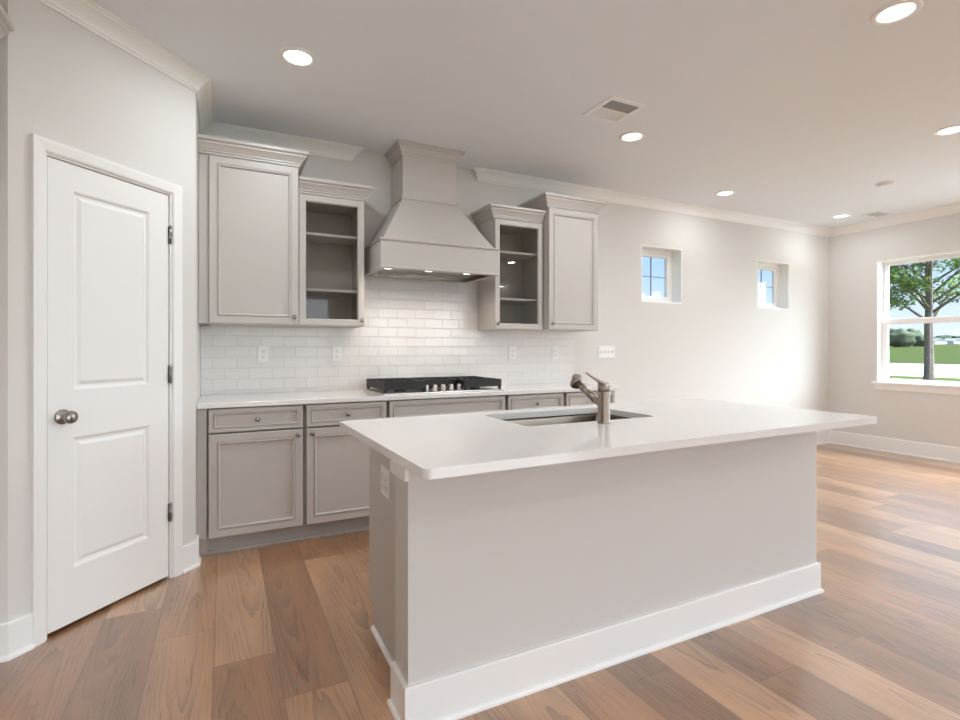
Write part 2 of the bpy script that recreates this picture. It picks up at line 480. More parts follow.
# small high windows
def small_window(name, w, label):
    x0, x1, z0, z1 = w; j = .012
    bm = boxes((x0, x0 + j, D + .001, D + T, z0, z1), (x1 - j, x1, D + .001, D + T, z0, z1), (x0 + j, x1 - j, D + .001, D + T, z0, z0 + j), (x0 + j, x1 - j, D + .001, D + T, z1 - j, z1))
    fr = struct(name, bm, M['trim']); fr['label'] = label
    f = .072
    obj('sash', rings(bmesh.new(), x0 + j, x1 - j, z0 + j, z1 - j, [(0, D + .17), (0, D + .125), (.035, D + .125), (.040, D + .135), (f, D + .135), (f, D + .17)], hollow=True), M['trim'], fr)
    cx, cz = (x0 + x1) / 2, (z0 + z1) / 2
    obj('pane', boxes((x0 + j + f - .01, x1 - j - f + .01, D + .150, D + .154, z0 + j + f - .01, z1 - j - f + .01)), M['glass'], fr)
    obj('muntin', boxes((cx - .007, cx + .007, D + .160, D + .167, z0 + j + f, z1 - j - f), (x0 + j + f, cx - .007, D + .160, D + .167, cz - .004, cz + .004), (cx + .007, x1 - j - f, D + .160, D + .167, cz - .004, cz + .004)), M['muntin'], fr)
    return fr


small_window('window_1', W1, 'small square white window high on the back wall, nearer the cabinets')
small_window('window_2', W2, 'small square white window high on the back wall, nearer the corner')


def sash_window(name, axis_rot, origin, w, z0, z1, label, dark=True):
    """built in local coordinates facing -y, x along the wall, then placed"""
    j = .012; x0, x1 = 0, w
    root = struct(name, boxes((x0, x0 + j, .001, T, z0, z1), (x1 - j, x1, .001, T, z0, z1), (x0 + j, x1 - j, .001, T, z0, z0 + j), (x0 + j, x1 - j, .001, T, z1 - j, z1)), M['trim'])
    root['label'] = label
    root.location = origin; root.rotation_euler = (0, 0, axis_rot)
    zm = z0 + (z1 - z0) * .505
    f = .062
    obj('sash', rings(bmesh.new(), x0 + j, x1 - j, zm - .018, z1 - j, [(0, .16), (0, .125), (.03, .125), (.034, .135), (f * .72, .135), (f * .72, .16)], hollow=True), M['trim'], root, label='upper white sash')
    obj('sash', rings(bmesh.new(), x0 + j, x1 - j, z0 + j - .028, zm + .018, [(0, .12), (0, .085), (f - .008, .085), (f, .092), (f, .12)], hollow=True), M['trim'], root, label='lower white sash')
    obj('pane', boxes((x0 + .05, x1 - .05, .146, .150, zm + .01, z1 - j - .03)), M['glass'], root)
    obj('pane', boxes((x0 + .06, x1 - .06, .102, .106, z0 + j + .02, zm - .02)), M['glass'], root)
    cx = w / 2
    obj('muntin', boxes((cx - .008, cx + .008, .139, .145, zm + .02, z1 - .055)), M['muntin'], root)
    obj('muntin', boxes((cx - .008, cx + .008, .094, .100, z0 + .045, zm - .04)), M['muntin'], root)
    obj('window_sill', boxes((x0 - .04, x1 + .04, -.035, .02, z0 - .022, z0 + .003), (x0 - .025, x1 + .025, -.014, 0, z0 - .09, z0 - .022)), M['trim'], root, bevel=.003)
    return root


sash_window('window_3', -math.pi / 2, (XR, W3[1], 0), W3[1] - W3[0], W3[2], W3[3], 'white single-hung window on the right wall looking out on a tree')

# sliding glass door and rear windows, out of the picture, added to let daylight in
def glazed(name, axis, at, a0, a1, z0, z1, n, sgn=1, label=None):
    def bx(p, q, t0, t1, y0, y1):
        t0, t1 = sorted((at + sgn * t0, at + sgn * t1))
        return (t0, t1, p, q, y0, y1) if axis == 'X' else (p, q, t0, t1, y0, y1)
    fr = [bx(a0, a0 + .06, 0, T, z0, z1), bx(a1 - .06, a1, 0, T, z0, z1), bx(a0 + .06, a1 - .06, 0, T, z1 - .06, z1), bx(a0 + .06, a1 - .06, 0, T, z0, z0 + .05)]
    w = (a1 - a0) / n
    for i in range(1, n): fr.append(bx(a0 + w * i - .05, a0 + w * i + .05, .06, .12, z0 + .05, z1 - .06))
    o = struct(name, boxes(*fr), M['trim'])
    if label: o['label'] = label
    for i in range(n):
        obj('pane', boxes(bx(a0 + w * i + .05, a0 + w * (i + 1) - .05, .085, .09, z0 + .05, z1 - .06)), M['glass'], o)
    return o


glazed('door_added_2', 'X', XR, GD[0], GD[1], .0, GD[3], 2, label='unseen white framed sliding glass door added for daylight')
glazed('window_added_4', 'Y', YR, *RW[0], 3, -1)
glazed('window_added_5', 'Y', YR, *RW[1], 2, -1)
portal('portal_added_door', (XR + .22, (GD[0] + GD[1]) / 2, 1.12), (0, math.pi / 2, 0), 2.2, GD[1] - GD[0])
portal('portal_right_window', (XR + .22, (W3[0] + W3[1]) / 2, 1.55), (0, math.pi / 2, 0), 1.46, .97)
for w in RW:
    portal('portal_added_window', ((w[0] + w[1]) / 2, YR - .22, (w[2] + w[3]) / 2), (math.pi / 2, 0, 0), w[1] - w[0], w[3] - w[2])
for w in (W1, W2):
    portal('portal_small_window', ((w[0] + w[1]) / 2, D + .22, (w[2] + w[3]) / 2), (-math.pi / 2, 0, 0), w[1] - w[0], w[3] - w[2])

# ------------------------------------------------------------------ pantry door
door = thing('door_1', 'white two-panel pantry door in the diagonal wall', 'door', (A2.x, A2.y, 0), AN)
door['kind'] = 'structure'
x0, x1, hh = DO
cw = .057
cas = bmesh.new()
cp = [(0, 0), (.006, -.011), (.012, -.014), (.044, -.018), (.057, -.018), (.057, 0)]
# casing: three mitred lengths
def loft(bm, a, b):
    k = len(a); va = [bm.verts.new(p) for p in a]; vb = [bm.verts.new(p) for p in b]
    for i in range(k):
        bm.faces.new((va[i], va[(i + 1) % k], vb[(i + 1) % k], vb[i]))
    bm.faces.new(va[::-1]); bm.faces.new(vb)
ci = .006
zi = hh + ci
loft(cas, [(x0 - ci - o, y, 0) for o, y in cp], [(x0 - ci - o, y, zi + o) for o, y in cp])
loft(cas, [(x1 + ci + o, y, 0) for o, y in cp], [(x1 + ci + o, y, zi + o) for o, y in cp])
loft(cas, [(x0 - ci - o, y, zi + o) for o, y in cp], [(x1 + ci + o, y, zi + o) for o, y in cp])
obj('casing', cas, M['trim'], door)
obj('jamb', boxes((x0 - .011, x0, 0, .1, 0, hh), (x1, x1 + .011, 0, .1, 0, hh), (x0 - .011, x1 + .011, 0, .1, hh, hh + .011),
                  (x0, x0 + .012, .045, .06, 0, hh), (x1 - .012, x1, .045, .06, 0, hh), (x0 + .012, x1 - .012, .045, .06, hh - .012, hh)), M['trim'], door)
sx0, sx1, sz0, sz1 = x0 + .004, x1 - .008, .018, hh - .006
p1 = (x0 + .108, x1 - .118, 1.046, 1.930); p2 = (x0 + .108, x1 - .118, .259, .836)
f0, f1 = .003, .038
slab = boxes((sx0, p1[0], f0, f1, sz0, sz1), (p1[1], sx1, f0, f1, sz0, sz1), (p1[0], p1[1], f0, f1, sz0, p2[2]), (p1[0], p1[1], f0, f1, p2[3], p1[2]), (p1[0], p1[1], f0, f1, p1[3], sz1))
obj('door_slab', slab, M['door'], door)
for q in (p1, p2):
    obj('door_panel', rings(bmesh.new(), *q, [(0, f1), (0, f0), (.006, f0 + .003), (.012, f0 + .010), (.022, f0 + .011), (.036, f0 + .003), (.040, f0 + .002)]), M['door'], door)
kb = lathe(bmesh.new(), (x0 + .062, f0, .933), (0, -1, 0), [(.033, 0), (.033, .004), (.030, .008), (.020, .011), (.013, .014), (.0115, .030), (.014, .034), (.022, .038), (.027, .045), (.0285, .052), (.026, .060), (.018, .066), (.008, .068), (0, .0685)], 28)
obj('door_knob', kb, M['nickel'], door)
for z in (1.836, 1.094, .355):
    b = cyl(bmesh.new(), (x1 - .003, -.006, z - .045), (x1 - .003, -.006, z + .045), .0065, n=12)
    cyl(b, (x1 - .003, -.006, z + .045), (x1 - .003, -.006, z + .050), .004, n=12)
    cyl(b, (x1 - .003, -.006, z - .050), (x1 - .003, -.006, z - .045), .004, n=12)
    box(b, x1 - .012, x1 + .008, -.002, .002, z - .045, z + .045)
    obj('hinge', b, M['nickel'], door)
# closet floor darkness comes from the closed pantry behind


# ------------------------------------------------------------------ cabinetry
CFP = lambda f: [(0, f + .019), (0, f + .003), (.003, f), (.044, f), (.046, f + .005), (.049, f + .005), (.050, f - .002), (.054, f - .004), (.058, f - .002), (.061, f + .009), (.063, f + .011)]
CFPS = lambda f: [(0, f + .019), (0, f + .003), (.003, f), (.023, f), (.025, f + .005), (.028, f + .005), (.029, f - .002), (.032, f - .004), (.035, f - .002), (.038, f + .009), (.040, f + .011)]


def knob(parent, x, f, z):
    return obj('knob', lathe(bmesh.new(), (x, f, z), (0, -1, 0), [(.008, 0), (.008, .002), (.0055, .004), (.005, .013), (.011, .017), (.0145, .021), (.0145, .025), (.011, .028), (0, .029)], 16), M['nickel'], parent)


def panel_front(name, parent, x0, x1, z0, z1, f, small=False):
    return obj(name, rings(bmesh.new(), x0, x1, z0, z1, (CFPS if small else CFP)(f)), M['cab'], parent)


CC = [(0, 0), (.010, 0), (.010, .014), (.017, .016), (.017, .027), (.023, .030), (.030, .042), (.042, .056), (.049, .061), (.049, .071), (.058, .074), (.066, .080), (.066, .098), (0, .098)]


def crown_on(parent, x0, x1, yf, yb, z, s=1.0, left=True, right=True, name='crown'):
    path = ([(x0, yb)] if left else []) + [(x0, yf), (x1, yf)] + ([(x1, yb)] if right else [])
    return obj(name, sweep(bmesh.new(), path, [(o * s, z + q * s) for o, q in CC]), M['cab'], parent)


def upper(name, label, x0, x1, yf, z0, z1, glass=False, cl=True, cr=True, knob_left=False, filler=None, topz=None, cy_left=None, cy_right=None):
    """yf: face of the doors; local origin at the cabinet's bottom left back"""
    root = thing(name, label, 'cabinet', (x0, D, z0))
    w, d, h = x1 - x0, D - yf, z1 - z0
    fy = -d; by = fy + .0205; g = .0015
    if not glass:
        obj('body', boxes((0, w, by, -.011, 0, h)), M['cab'], root, bevel=.001)
        dr = panel_front('cabinet_door', root, .003, w - .003, .003, h - .012, fy)
        kx = .03 if knob_left else w - .03
        knob(dr, kx, fy, .05)
    else:
        t = .018
        body = boxes((0, t, by, -.011, 0, h), (w - t, w, by, -.011, 0, h), (t, w - t, by, -.011, h - .045, h), (t, w - t, by, -.011, 0, t))
        obj('body', body, M['cab'], root, bevel=.001)
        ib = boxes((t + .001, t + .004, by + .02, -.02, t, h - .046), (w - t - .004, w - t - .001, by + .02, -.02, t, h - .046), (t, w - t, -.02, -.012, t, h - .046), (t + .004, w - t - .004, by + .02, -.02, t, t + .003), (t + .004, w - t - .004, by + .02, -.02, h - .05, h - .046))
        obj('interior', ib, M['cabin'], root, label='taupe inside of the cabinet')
        for zz in (1.640 - z0, 2.030 - z0):
            obj('shelf', boxes((t + .005, w - t - .005, by + .035, -.022, zz - .009, zz + .009)), M['cab'], root, bevel=.001)
        sw = .040
        fr = rings(bmesh.new(), .003, w - .003, .003, h - .012, [(0, fy + .019), (0, fy + .003), (.003, fy), (sw, fy), (sw + .003, fy + .004), (sw + .003, fy + .007), (sw + .007, fy + .010), (sw + .007, fy + .019)], hollow=True)
        dr = obj('cabinet_door', fr, M['cab'], root)
        obj('glass_pane', boxes((.003 + sw, w - .003 - sw, fy + .0105, fy + .0135, .003 + sw, h - .012 - sw)), M['cabglass'], dr)
        knob(dr, .024 if knob_left else w - .024, fy, .045)
    if filler:
        obj('filler', boxes((-filler, 0, by + .004, by + .03, 0, h)), M['cab'], root)
    xl = -filler if filler else 0
    crown_on(root, xl, w, by - .002, -.002, h - .004, s=(.95 if topz is None else topz), left=cl, right=cr)
    return root


upper('wall_cabinet', 'tall greige wall cabinet left of the glass-door one, beside the pantry wall', -.085, .448, 3.622, 1.386, 2.445, cl=False, filler=.055, topz=.95)
upper('wall_cabinet', 'tall greige wall cabinet at the right end of the row', 2.436, 2.960, 3.622, 1.386, 2.425, knob_left=True, topz=.98)
upper('glass_door_cabinet', 'greige cabinet with glass door left of the range hood', .456, .908, 3.699, 1.386, 2.296, glass=True, cl=False, topz=.98)
upper('glass_door_cabinet', 'greige cabinet with glass door right of the range hood', 1.966, 2.430, 3.699, 1.386, 2.296, glass=True, cr=False, knob_left=True, topz=.98)

# range hood
hood = thing('range_hood', 'greige painted wooden range hood above the cooktop', 'range hood', (1.4205, D, 1.79))
hx, hd, cx_, cd_ = .4555, .550, .2185, .300
# box: front and sides as a hollow apron
apr = boxes((-hx, hx, -hd, -hd + .02, 0, .19), (-hx, -hx + .02, -hd + .02, -.011, 0, .19), (hx - .02, hx, -hd + .02, -.011, 0, .19), (-hx + .02, hx - .02, -hd + .02, -.011, .165, .19))
obj('apron', apr, M['cab'], hood)
lip = [(0, 0), (.006, 0), (.010, .004), (.012, .010), (.012, .014), (0, .014)]
obj('trim_band', sweep(bmesh.new(), [(-hx, -.011), (-hx, -hd), (hx, -hd), (hx, -.011)], [(o, .186 + z) for o, z in lip]), M['cab'], hood)
obj('bottom_rail', sweep(bmesh.new(), [(-hx, -.011), (-hx, -hd), (hx, -hd), (hx, -.011)], [(-.03, -.004), (.008, -.004), (.010, 0), (.008, .010), (0, .014), (-.03, .014)]), M['cab'], hood)
tp = bmesh.new()
bx0, bd0, z0_, z1_ = hx - .018, hd - .02, .200, .565
lo = [tp.verts.new(p) for p in ((-bx0, -.011, z0_), (-bx0, -bd0, z0_), (bx0, -bd0, z0_), (bx0, -.011, z0_))]
hi = [tp.verts.new(p) for p in ((-cx_, -.011, z1_), (-cx_, -cd_, z1_), (cx_, -cd_, z1_), (cx_, -.011, z1_))]
for i in range(4): tp.faces.new((lo[i], lo[(i + 1) % 4], hi[(i + 1) % 4], hi[i]))
tp.faces.new(lo[::-1]); tp.faces.new(hi)
obj('tapered_canopy', tp, M['cab'], hood)
obj('chimney', boxes((-cx_, cx_, -cd_, -.011, z1_, ZC - 1.79 - .002)), M['cab'], hood)
obj('neck_moulding', sweep(bmesh.new(), [(-cx_, -.011), (-cx_, -cd_), (cx_, -cd_), (cx_, -.011)], [(0, z1_ - .004), (.010, z1_ - .004), (.013, z1_ + .004), (.010, z1_ + .012), (0, z1_ + .014)]), M['cab'], hood)
obj('crown', sweep(bmesh.new(), [(-cx_, -.011), (-cx_, -cd_), (cx_, -cd_), (cx_, -.011)], [(o * .8, ZC - 1.79 - .002 - .098 * .95 + z * .95) for o, z in CC]), M['cab'], hood)
ins = boxes((-hx + .045, hx - .045, -hd + .05, -.06, .018, .028), (-hx + .021, -hx + .045, -hd + .021, -.012, .0, .045), (hx - .045, hx - .021, -hd + .021, -.012, .0, .045), (-hx + .045, hx - .045, -hd + .021, -hd + .05, .0, .045), (-hx + .045, hx - .045, -.06, -.012, .0, .045))
obj('steel_insert', ins, M['sinksteel'], hood, label='brushed steel underside')
for sx in (-.37, -.06, .25):
    lamp = obj('lamp', cyl(bmesh.new(), (sx, -hd + .12, .010), (sx, -hd + .12, .0175), .028), M['lens'], hood, label='small round lit lamp')
    ld = bpy.data.lights.new('hood_lamp', 'SPOT'); ld.energy = 4; ld.spot_size = math.radians(165); ld.spot_blend = 1; ld.shadow_soft_size = .025; ld.color = (1, .86, .72)
    lo_ = bpy.data.objects.new('hood_lamp_light', ld); COL.objects.link(lo_); lo_.location = (1.4205 + sx, D - hd + .12, 1.79 - .018); lo_.rotation_euler = (0, 0, 0)

# base cabinets
YF = D - .61       # door faces
def base(label, x0, x1, kind, kdoor='right', knobs=True):
    root = thing('base_cabinet', label, 'cabinet', (x0, D, 0))
    w = x1 - x0; fy = -(D - YF); by = fy + .0205
    obj('body', boxes((0, w, by + .045, -.002, .11, .879), (.013, w - .013, by, by + .045, .11, .714), (.013, w - .013, by, by + .045, .740, .866)), M['cab'], root)
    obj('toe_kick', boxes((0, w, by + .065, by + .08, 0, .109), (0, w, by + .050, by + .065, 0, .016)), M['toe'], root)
    dr = panel_front('drawer', root, .010, w - .010, .732, .872, fy, small=True)
    if knobs: knob(dr, w / 2, fy, .800)
    if kind == 1:
        d = panel_front('cabinet_door', root, .010, w - .010, .113, .722, fy)
        knob(d, w - .042 if kdoor == 'right' else .042, fy, .690)
    else:
        for a, b, kx in ((.013, w / 2 - .002, w / 2 - .03), (w / 2 + .002, w - .013, w / 2 + .03)):
            d = panel_front('cabinet_door', root, a, b, .113, .721, fy); knob(d, kx, fy, .690)
    return root


b0 = base('greige base cabinet at the left end, with one drawer and one door', -.090, .457, 1)
obj('filler', boxes((-.051, 0, -(D - YF) + .024, -(D - YF) + .04, .11, .879), (-.051, 0, -(D - YF) + .0855, -(D - YF) + .10, 0, .109)), M['cab'], b0)
base('greige base cabinet left of the cooktop, partly behind the island corner', .459, .996, 1, 'left')
base('wide greige base cabinet right under the cooktop, with a knobless drawer front', .998, 1.917, 2, knobs=False)
base('greige base cabinet just right of the cooktop, mostly behind the island', 1.924, 2.452, 1)
base('greige base cabinet at the right end of the run, behind the faucet', 2.460, 2.981, 1, 'left')

# worktop along the wall
ctop = obj('countertop', boxes((-.141, 3.000, D - .636, D - .0105, .8805, ZT)), M['quartz'], bevel=.003)
tag(ctop, 'white quartz countertop along the back wall, under the cooktop', 'countertop')

# tile
struct('wall_backsplash', boxes((-.142, 2.990, D - .010, D, ZT, 1.386), (.909, 1.965, D - .010, D, 1.386, 1.83)), M['tile'])


# outlets
def outlet(label, loc, rz, hw=.036, xs=(0,)):
    r = thing('electrical_outlet', label, 'outlet', loc, rz)
    obj('cover_plate', rings(bmesh.new(), -hw, hw, -.059, .059, [(0, 0), (0, -.003), (.003, -.006), (.018, -.006), (.018, -.0055)]), M['plastic'], r)
    for x_, z in [(q, w) for q in xs for w in (-.021, .021)]:
        s = obj('receptacle', boxes((x_ - .015, x_ + .015, -.0085, -.005, z - .014, z + .014)), M['plastic'], r, bevel=.003)
        obj('slot', boxes((x_ - .0075, x_ - .0050, -.0090, -.0084, z - .002, z + .008), (x_ + .0050, x_ + .0075, -.0090, -.0084, z - .002, z + .008), (x_ - .0025, x_ + .0025, -.0090, -.0084, z - .010, z - .005)), M['slot'], s)
    return r


for x, l in ((.252, 'white outlet on the tiles under the tall left cabinet'), (.773, 'white outlet on the tiles under the left glass-door cabinet'),
             (2.309, 'white outlet on the tiles under the right glass-door cabinet'), (2.771, 'white outlet near the right edge of the tiles')):
    outlet(l, (x, D - .0105, 1.188), 0)

sp = thing('switch_plate', 'white four-gang light switch plate on the wall right of the tiles', 'light switch', (3.388, D - .0005, 1.194))
obj('cover_plate', rings(bmesh.new(), -.104, .104, -.059, .059, [(0, 0), (0, -.003), (.003, -.006), (.018, -.006), (.018, -.0055)]), M['plastic'], sp)
for i in range(4):
    x = -.069 + .046 * i
    t_ = obj('toggle', boxes((x - .005, x + .005, -.016, -.005, -.004, .010)), M['plastic'], sp)
    obj('slot', boxes((x - .008, x + .008, -.0066, -.0058, -.013, .013)), M['grille2'], sp)

# cooktop
ck = thing('cooktop', 'stainless gas cooktop with black cast-iron grates and five knobs', 'cooktop', (1.440, 3.705, ZT))
cw_, cdp = .465, .255
pan = boxes((-cw_, cw_, -cdp, cdp, 0, .010))
obj('pan', pan, M['steel'], ck, bevel=.003)


def grate(x0, x1, y0, y1, cut=0):
    b = bmesh.new(); z0, z1 = .062, .086; t = .013
    n = max(3, int((x1 - x0) / .05))
    yy0 = y0 + cut
    box(b, x0, x1, yy0, yy0 + t, z0 - .030, z1); box(b, x0, x1, y1 - t, y1, z0 - .030, z1)
    box(b, x0, x0 + t, yy0 + t, y1 - t, z0 - .030, z1); box(b, x1 - t, x1, yy0 + t, y1 - t, z0 - .030, z1)
    for i in range(1, n):
        x = x0 + (x1 - x0) * i / n
        box(b, x - .004, x + .004, yy0 + t, y1 - t, z0, z1 - .001)
    for i in range(1, 4):
        y = yy0 + (y1 - yy0) * i / 4
        box(b, x0 + t, x1 - t, y - .005, y + .005, z0 + .002, z1 - .002)
    for x in (x0 + .002, x1 - .020):
        for y in (yy0 + .002, y1 - .020): box(b, x, x + .018, y, y + .018, .0105, z0)
    return b


obj('grate', grate(-.458, -.152, -.240, .245), M['iron'], ck, label='left black grate')
obj('grate', grate(-.150, .150, -.240, .245, cut=.13), M['iron'], ck, label='middle black grate, shorter at the front')
obj('grate', grate(.152, .458, -.240, .245), M['iron'], ck, label='right black grate')
for x, y, r in ((-.30, -.10, .04), (-.30, .13, .035), (0, .08, .05), (.30, -.10, .04), (.30, .13, .035)):
    obj('burner', lathe(bmesh.new(), (x, y, .010), (0, 0, 1), [(r, 0), (r, .008), (r * .85, .010), (r * .85, .016), (0, .017)], 20), M['iron'], ck)
for i in range(5):
    x = -.130 + i * .065
    k = lathe(bmesh.new(), (x, -.185, .010), (0, 0, 1), [(.023, 0), (.023, .004), (.019, .007), (.018, .040), (.016, .044), (0, .044)], 20)
    box(k, x - .004, x + .004, -.185 - .019, -.185 + .021, .040, .056)
    obj('knob', k, M['steel'], ck)

# ------------------------------------------------------------------ island
isl = thing('kitchen_island', 'light grey kitchen island with white baseboard, in front of the cooktop', 'island', (1.61, 1.594, 0))
ix = lambda x: x - 1.61
iy = lambda y: y - 1.594
KX0, KX1 = .531, 2.692
obj('knee_wall', boxes((ix(KX0), ix(KX1), 0, .135, 0, .8805)), M['island'], isl)
obj('body', boxes((ix(.589), ix(.609), .136, iy(2.312), .105, .8805), (ix(2.620), ix(2.640), .136, iy(2.312), .105, .8805), (ix(.609), ix(2.620), iy(2.294), iy(2.312), .105, .8805), (ix(.609), ix(2.620), .136, iy(2.294), .105, .125), (ix(.589), ix(2.640), .136, iy(2.24), 0, .105)), M['cab'], isl, label='greige cabinet body')
obj('baseboard', sweep(bmesh.new(), [(ix(KX0 + .02), .135), (ix(KX0), .135), (ix(KX0), 0), (ix(KX1), 0), (ix(KX1), .135), (ix(KX1 - .02), .135)], bp(.147)), M['trim'], isl)
obj('shoe_moulding', sweep(bmesh.new(), [(ix(.589), iy(2.24)), (ix(.589), .16)], [(0, 0), (.013, 0), (.013, .008), (.008, .016), (0, .018)]), M['trim'], isl)
obj('top_trim', boxes((ix(KX0 - .016), ix(KX0), -.012, .150, .805, .8805), (ix(KX0), ix(KX0 + .05), .135, .150, .805, .8805)), M['trim'], isl, bevel=.003)
pw_ = (2.640 - .589) / 3
for i in range(3):
    a = .589 + pw_ * i
    dd = rings(bmesh.new(), ix(a + .003), ix(a + pw_ - .003), .113, .872, [(i_, -y_) for i_, y_ in CFP(0)])
    for v in dd.verts: v.co.y += iy(2.333)
    dd_o = obj('cabinet_door', dd, M['cab'], isl)
    kk = lathe(bmesh.new(), (ix(a + pw_ - .04), iy(2.333), .80), (0, 1, 0), [(.008, 0), (.0055, .004), (.005, .013), (.0145, .021), (.0145, .025), (0, .029)], 16)
    obj('knob', kk, M['nickel'], dd_o)
outlet('wide white outlet on the end panel of the island', (.5885, 2.045, .690), -math.pi / 2, .060, (-.023, .023))

# island worktop with sink cut-out, very slightly turned
SK = (1.115, 1.826, 1.815, 2.225)
ic = (1.5995, 1.830); ihx, ihy = 1.135, .514
def rounded(x0, x1, y0, y1, r, n=6):
    pts = []
    for cx, cy, a0 in ((x1 - r, y0 + r, -90), (x1 - r, y1 - r, 0), (x0 + r, y1 - r, 90), (x0 + r, y0 + r, 180)):
        for i in range(n + 1):
            a = math.radians(a0 + 90 * i / n); pts.append((cx + r * math.cos(a), cy + r * math.sin(a)))
    return pts


def slab_with_hole(outer, inner, z0, z1):
    bm = bmesh.new(); F_ = []
    for z in (z0, z1):
        vo = [bm.verts.new((*p, z)) for p in outer]; vi = [bm.verts.new((*p, z)) for p in inner]
        eo = [bm.edges.new((vo[i], vo[(i + 1) % len(vo)])) for i in range(len(vo))]
        ei = [bm.edges.new((vi[i], vi[(i + 1) % len(vi)])) for i in range(len(vi))]
        bmesh.ops.triangle_fill(bm, edges=eo + ei, use_beauty=True)
        F_.append((vo, vi))
    for k in (0, 1):
        a, b = F_[0][k], F_[1][k]
        for i in range(len(a)):
            j = (i + 1) % len(a); bm.faces.new((a[i], a[j], b[j], b[i]))
    return bm


rot = .022
def unrot(p):
    x, y = p[0] - ic[0], p[1] - ic[1]; c, s = math.cos(-rot), math.sin(-rot)
    return (x * c - y * s, x * s + y * c)
itop = obj('countertop', slab_with_hole(rounded(-ihx, ihx, -ihy, ihy, .022), [unrot(p) for p in rounded(*SK, .03)], .8815, ZT), M['quartz'], bevel=.002)
itop.location = (ic[0], ic[1], 0); itop.rotation_euler = (0, 0, rot)
tag(itop, 'large white quartz countertop on the island, holding the sink and faucet', 'countertop')

# sink
sk = thing('sink', 'undermount stainless steel sink sunk in the island countertop', 'sink', ((SK[0] + SK[1]) / 2, (SK[2] + SK[3]) / 2, .68))
sb = bmesh.new()
sw, sd_ = (SK[1] - SK[0]) / 2 + .006, (SK[3] - SK[2]) / 2 + .006
prev = None
for r_, inset, z in ((.03, -.02, .200), (.03, 0, .200), (.035, .002, .190), (.045, .006, .04), (.06, .02, .012), (.05, .05, .004)):
    ring = [sb.verts.new((x, y, z)) for x, y in rounded(-sw + inset, sw - inset, -sd_ + inset, sd_ - inset, r_)]
    if prev:
        for i in range(len(ring)):
            j = (i + 1) % len(ring); sb.faces.new((prev[i], prev[j], ring[j], ring[i])).smooth = True
    prev = ring
sb.faces.new(prev)
so = obj('basin', sb, M['sinksteel'], sk)
m_ = so.modifiers.new('wall', 'SOLIDIFY'); m_.thickness = .0015; m_.offset = 0
obj('drain', lathe(bmesh.new(), (0, 0, .005), (0, 0, 1), [(.045, 0), (.045, .003), (.035, .004), (.030, .001), (0, .001)], 24), M['steel'], sk)

# faucet
fc = thing('faucet', 'brushed nickel pull-out kitchen faucet standing in front of the island sink', 'faucet', (1.460, 1.752, ZT))
obj('body', lathe(bmesh.new(), (0, 0, 0), (0, 0, 1), [(.0285, 0), (.0285, .004), (.026, .007), (.026, .136), (.0245, .138)], 28), M['bronze'], fc)
obj('cap', lathe(bmesh.new(), (0, 0, 0), (0, 0, 1), [(.0245, .139), (.026, .1405), (.026, .172), (.024, .175), (0, .1755)], 28), M['bronze'], fc)
sp_ = bmesh.new()
cyl(sp_, (0, .010, .072), (0, .205, .172), .0145, .0165, n=20)
obj('spout', sp_, M['bronze'], fc)
hd_ = lathe(bmesh.new(), (0, .190, .183), (0, .38, -.93), [(0, -.016), (.016, -.014), (.021, -.006), (.0225, .006), (.0225, .040), (.020, .046), (.015, .047), (0, .0465)], 22)
obj('spray_head', hd_, M['bronze'], fc)
lv = bmesh.new()
a_, b_ = Vector((0, .006, .168)), Vector((0, .118, .212))
d_ = (b_ - a_).normalized(); up = d_.cross(Vector((1, 0, 0))).normalized()
vs = []
for p, w_, t_ in ((a_, .011, .005), (b_, .009, .0035)):
    vs.append([lv.verts.new(p + Vector((1, 0, 0)) * w_ * sx + up * t_ * sy) for sx, sy in ((-1, -1), (1, -1), (1, 1), (-1, 1))])
for i in range(4): lv.faces.new((vs[0][i], vs[0][(i + 1) % 4], vs[1][(i + 1) % 4], vs[1][i]))
lv.faces.new(vs[0][::-1]); lv.faces.new(vs[1])
obj('lever', lv, M['bronze'], fc, bevel=.002)

# refrigerator-side cabinet whose crown pokes in at the top left
fr = thing('pantry_cabinet', 'greige cabinet whose crown end shows at the top left corner', 'cabinet', (XL, 1.72, 1.865))
wd = 2.645 - 1.72; dx = -.808 - XL
obj('body', boxes((.002, dx, 0, wd, 0, .55)), M['cab'], fr)
fd = rings(bmesh.new(), 0, wd / 2 - .004, .005, .54, CFP(0)); bmesh.ops.rotate(fd, verts=fd.verts, matrix=Matrix.Rotation(math.pi / 2, 3, 'Z'))
bmesh.ops.translate(fd, verts=fd.verts, vec=(dx + .0205, .002, 0))
obj('cabinet_door', fd, M['cab'], fr)
fd = rings(bmesh.new(), 0, wd / 2 - .004, .005, .54, CFP(0)); bmesh.ops.rotate(fd, verts=fd.verts, matrix=Matrix.Rotation(math.pi / 2, 3, 'Z'))
bmesh.ops.translate(fd, verts=fd.verts, vec=(dx + .0205, wd / 2 + .002, 0))
obj('cabinet_door', fd, M['cab'], fr)
obj('crown', sweep(bmesh.new(), [(dx, wd + .01), (dx, 0), (.002, 0)][::-1], [(o, .545 + z) for o, z in CC]), M['cab'], fr)

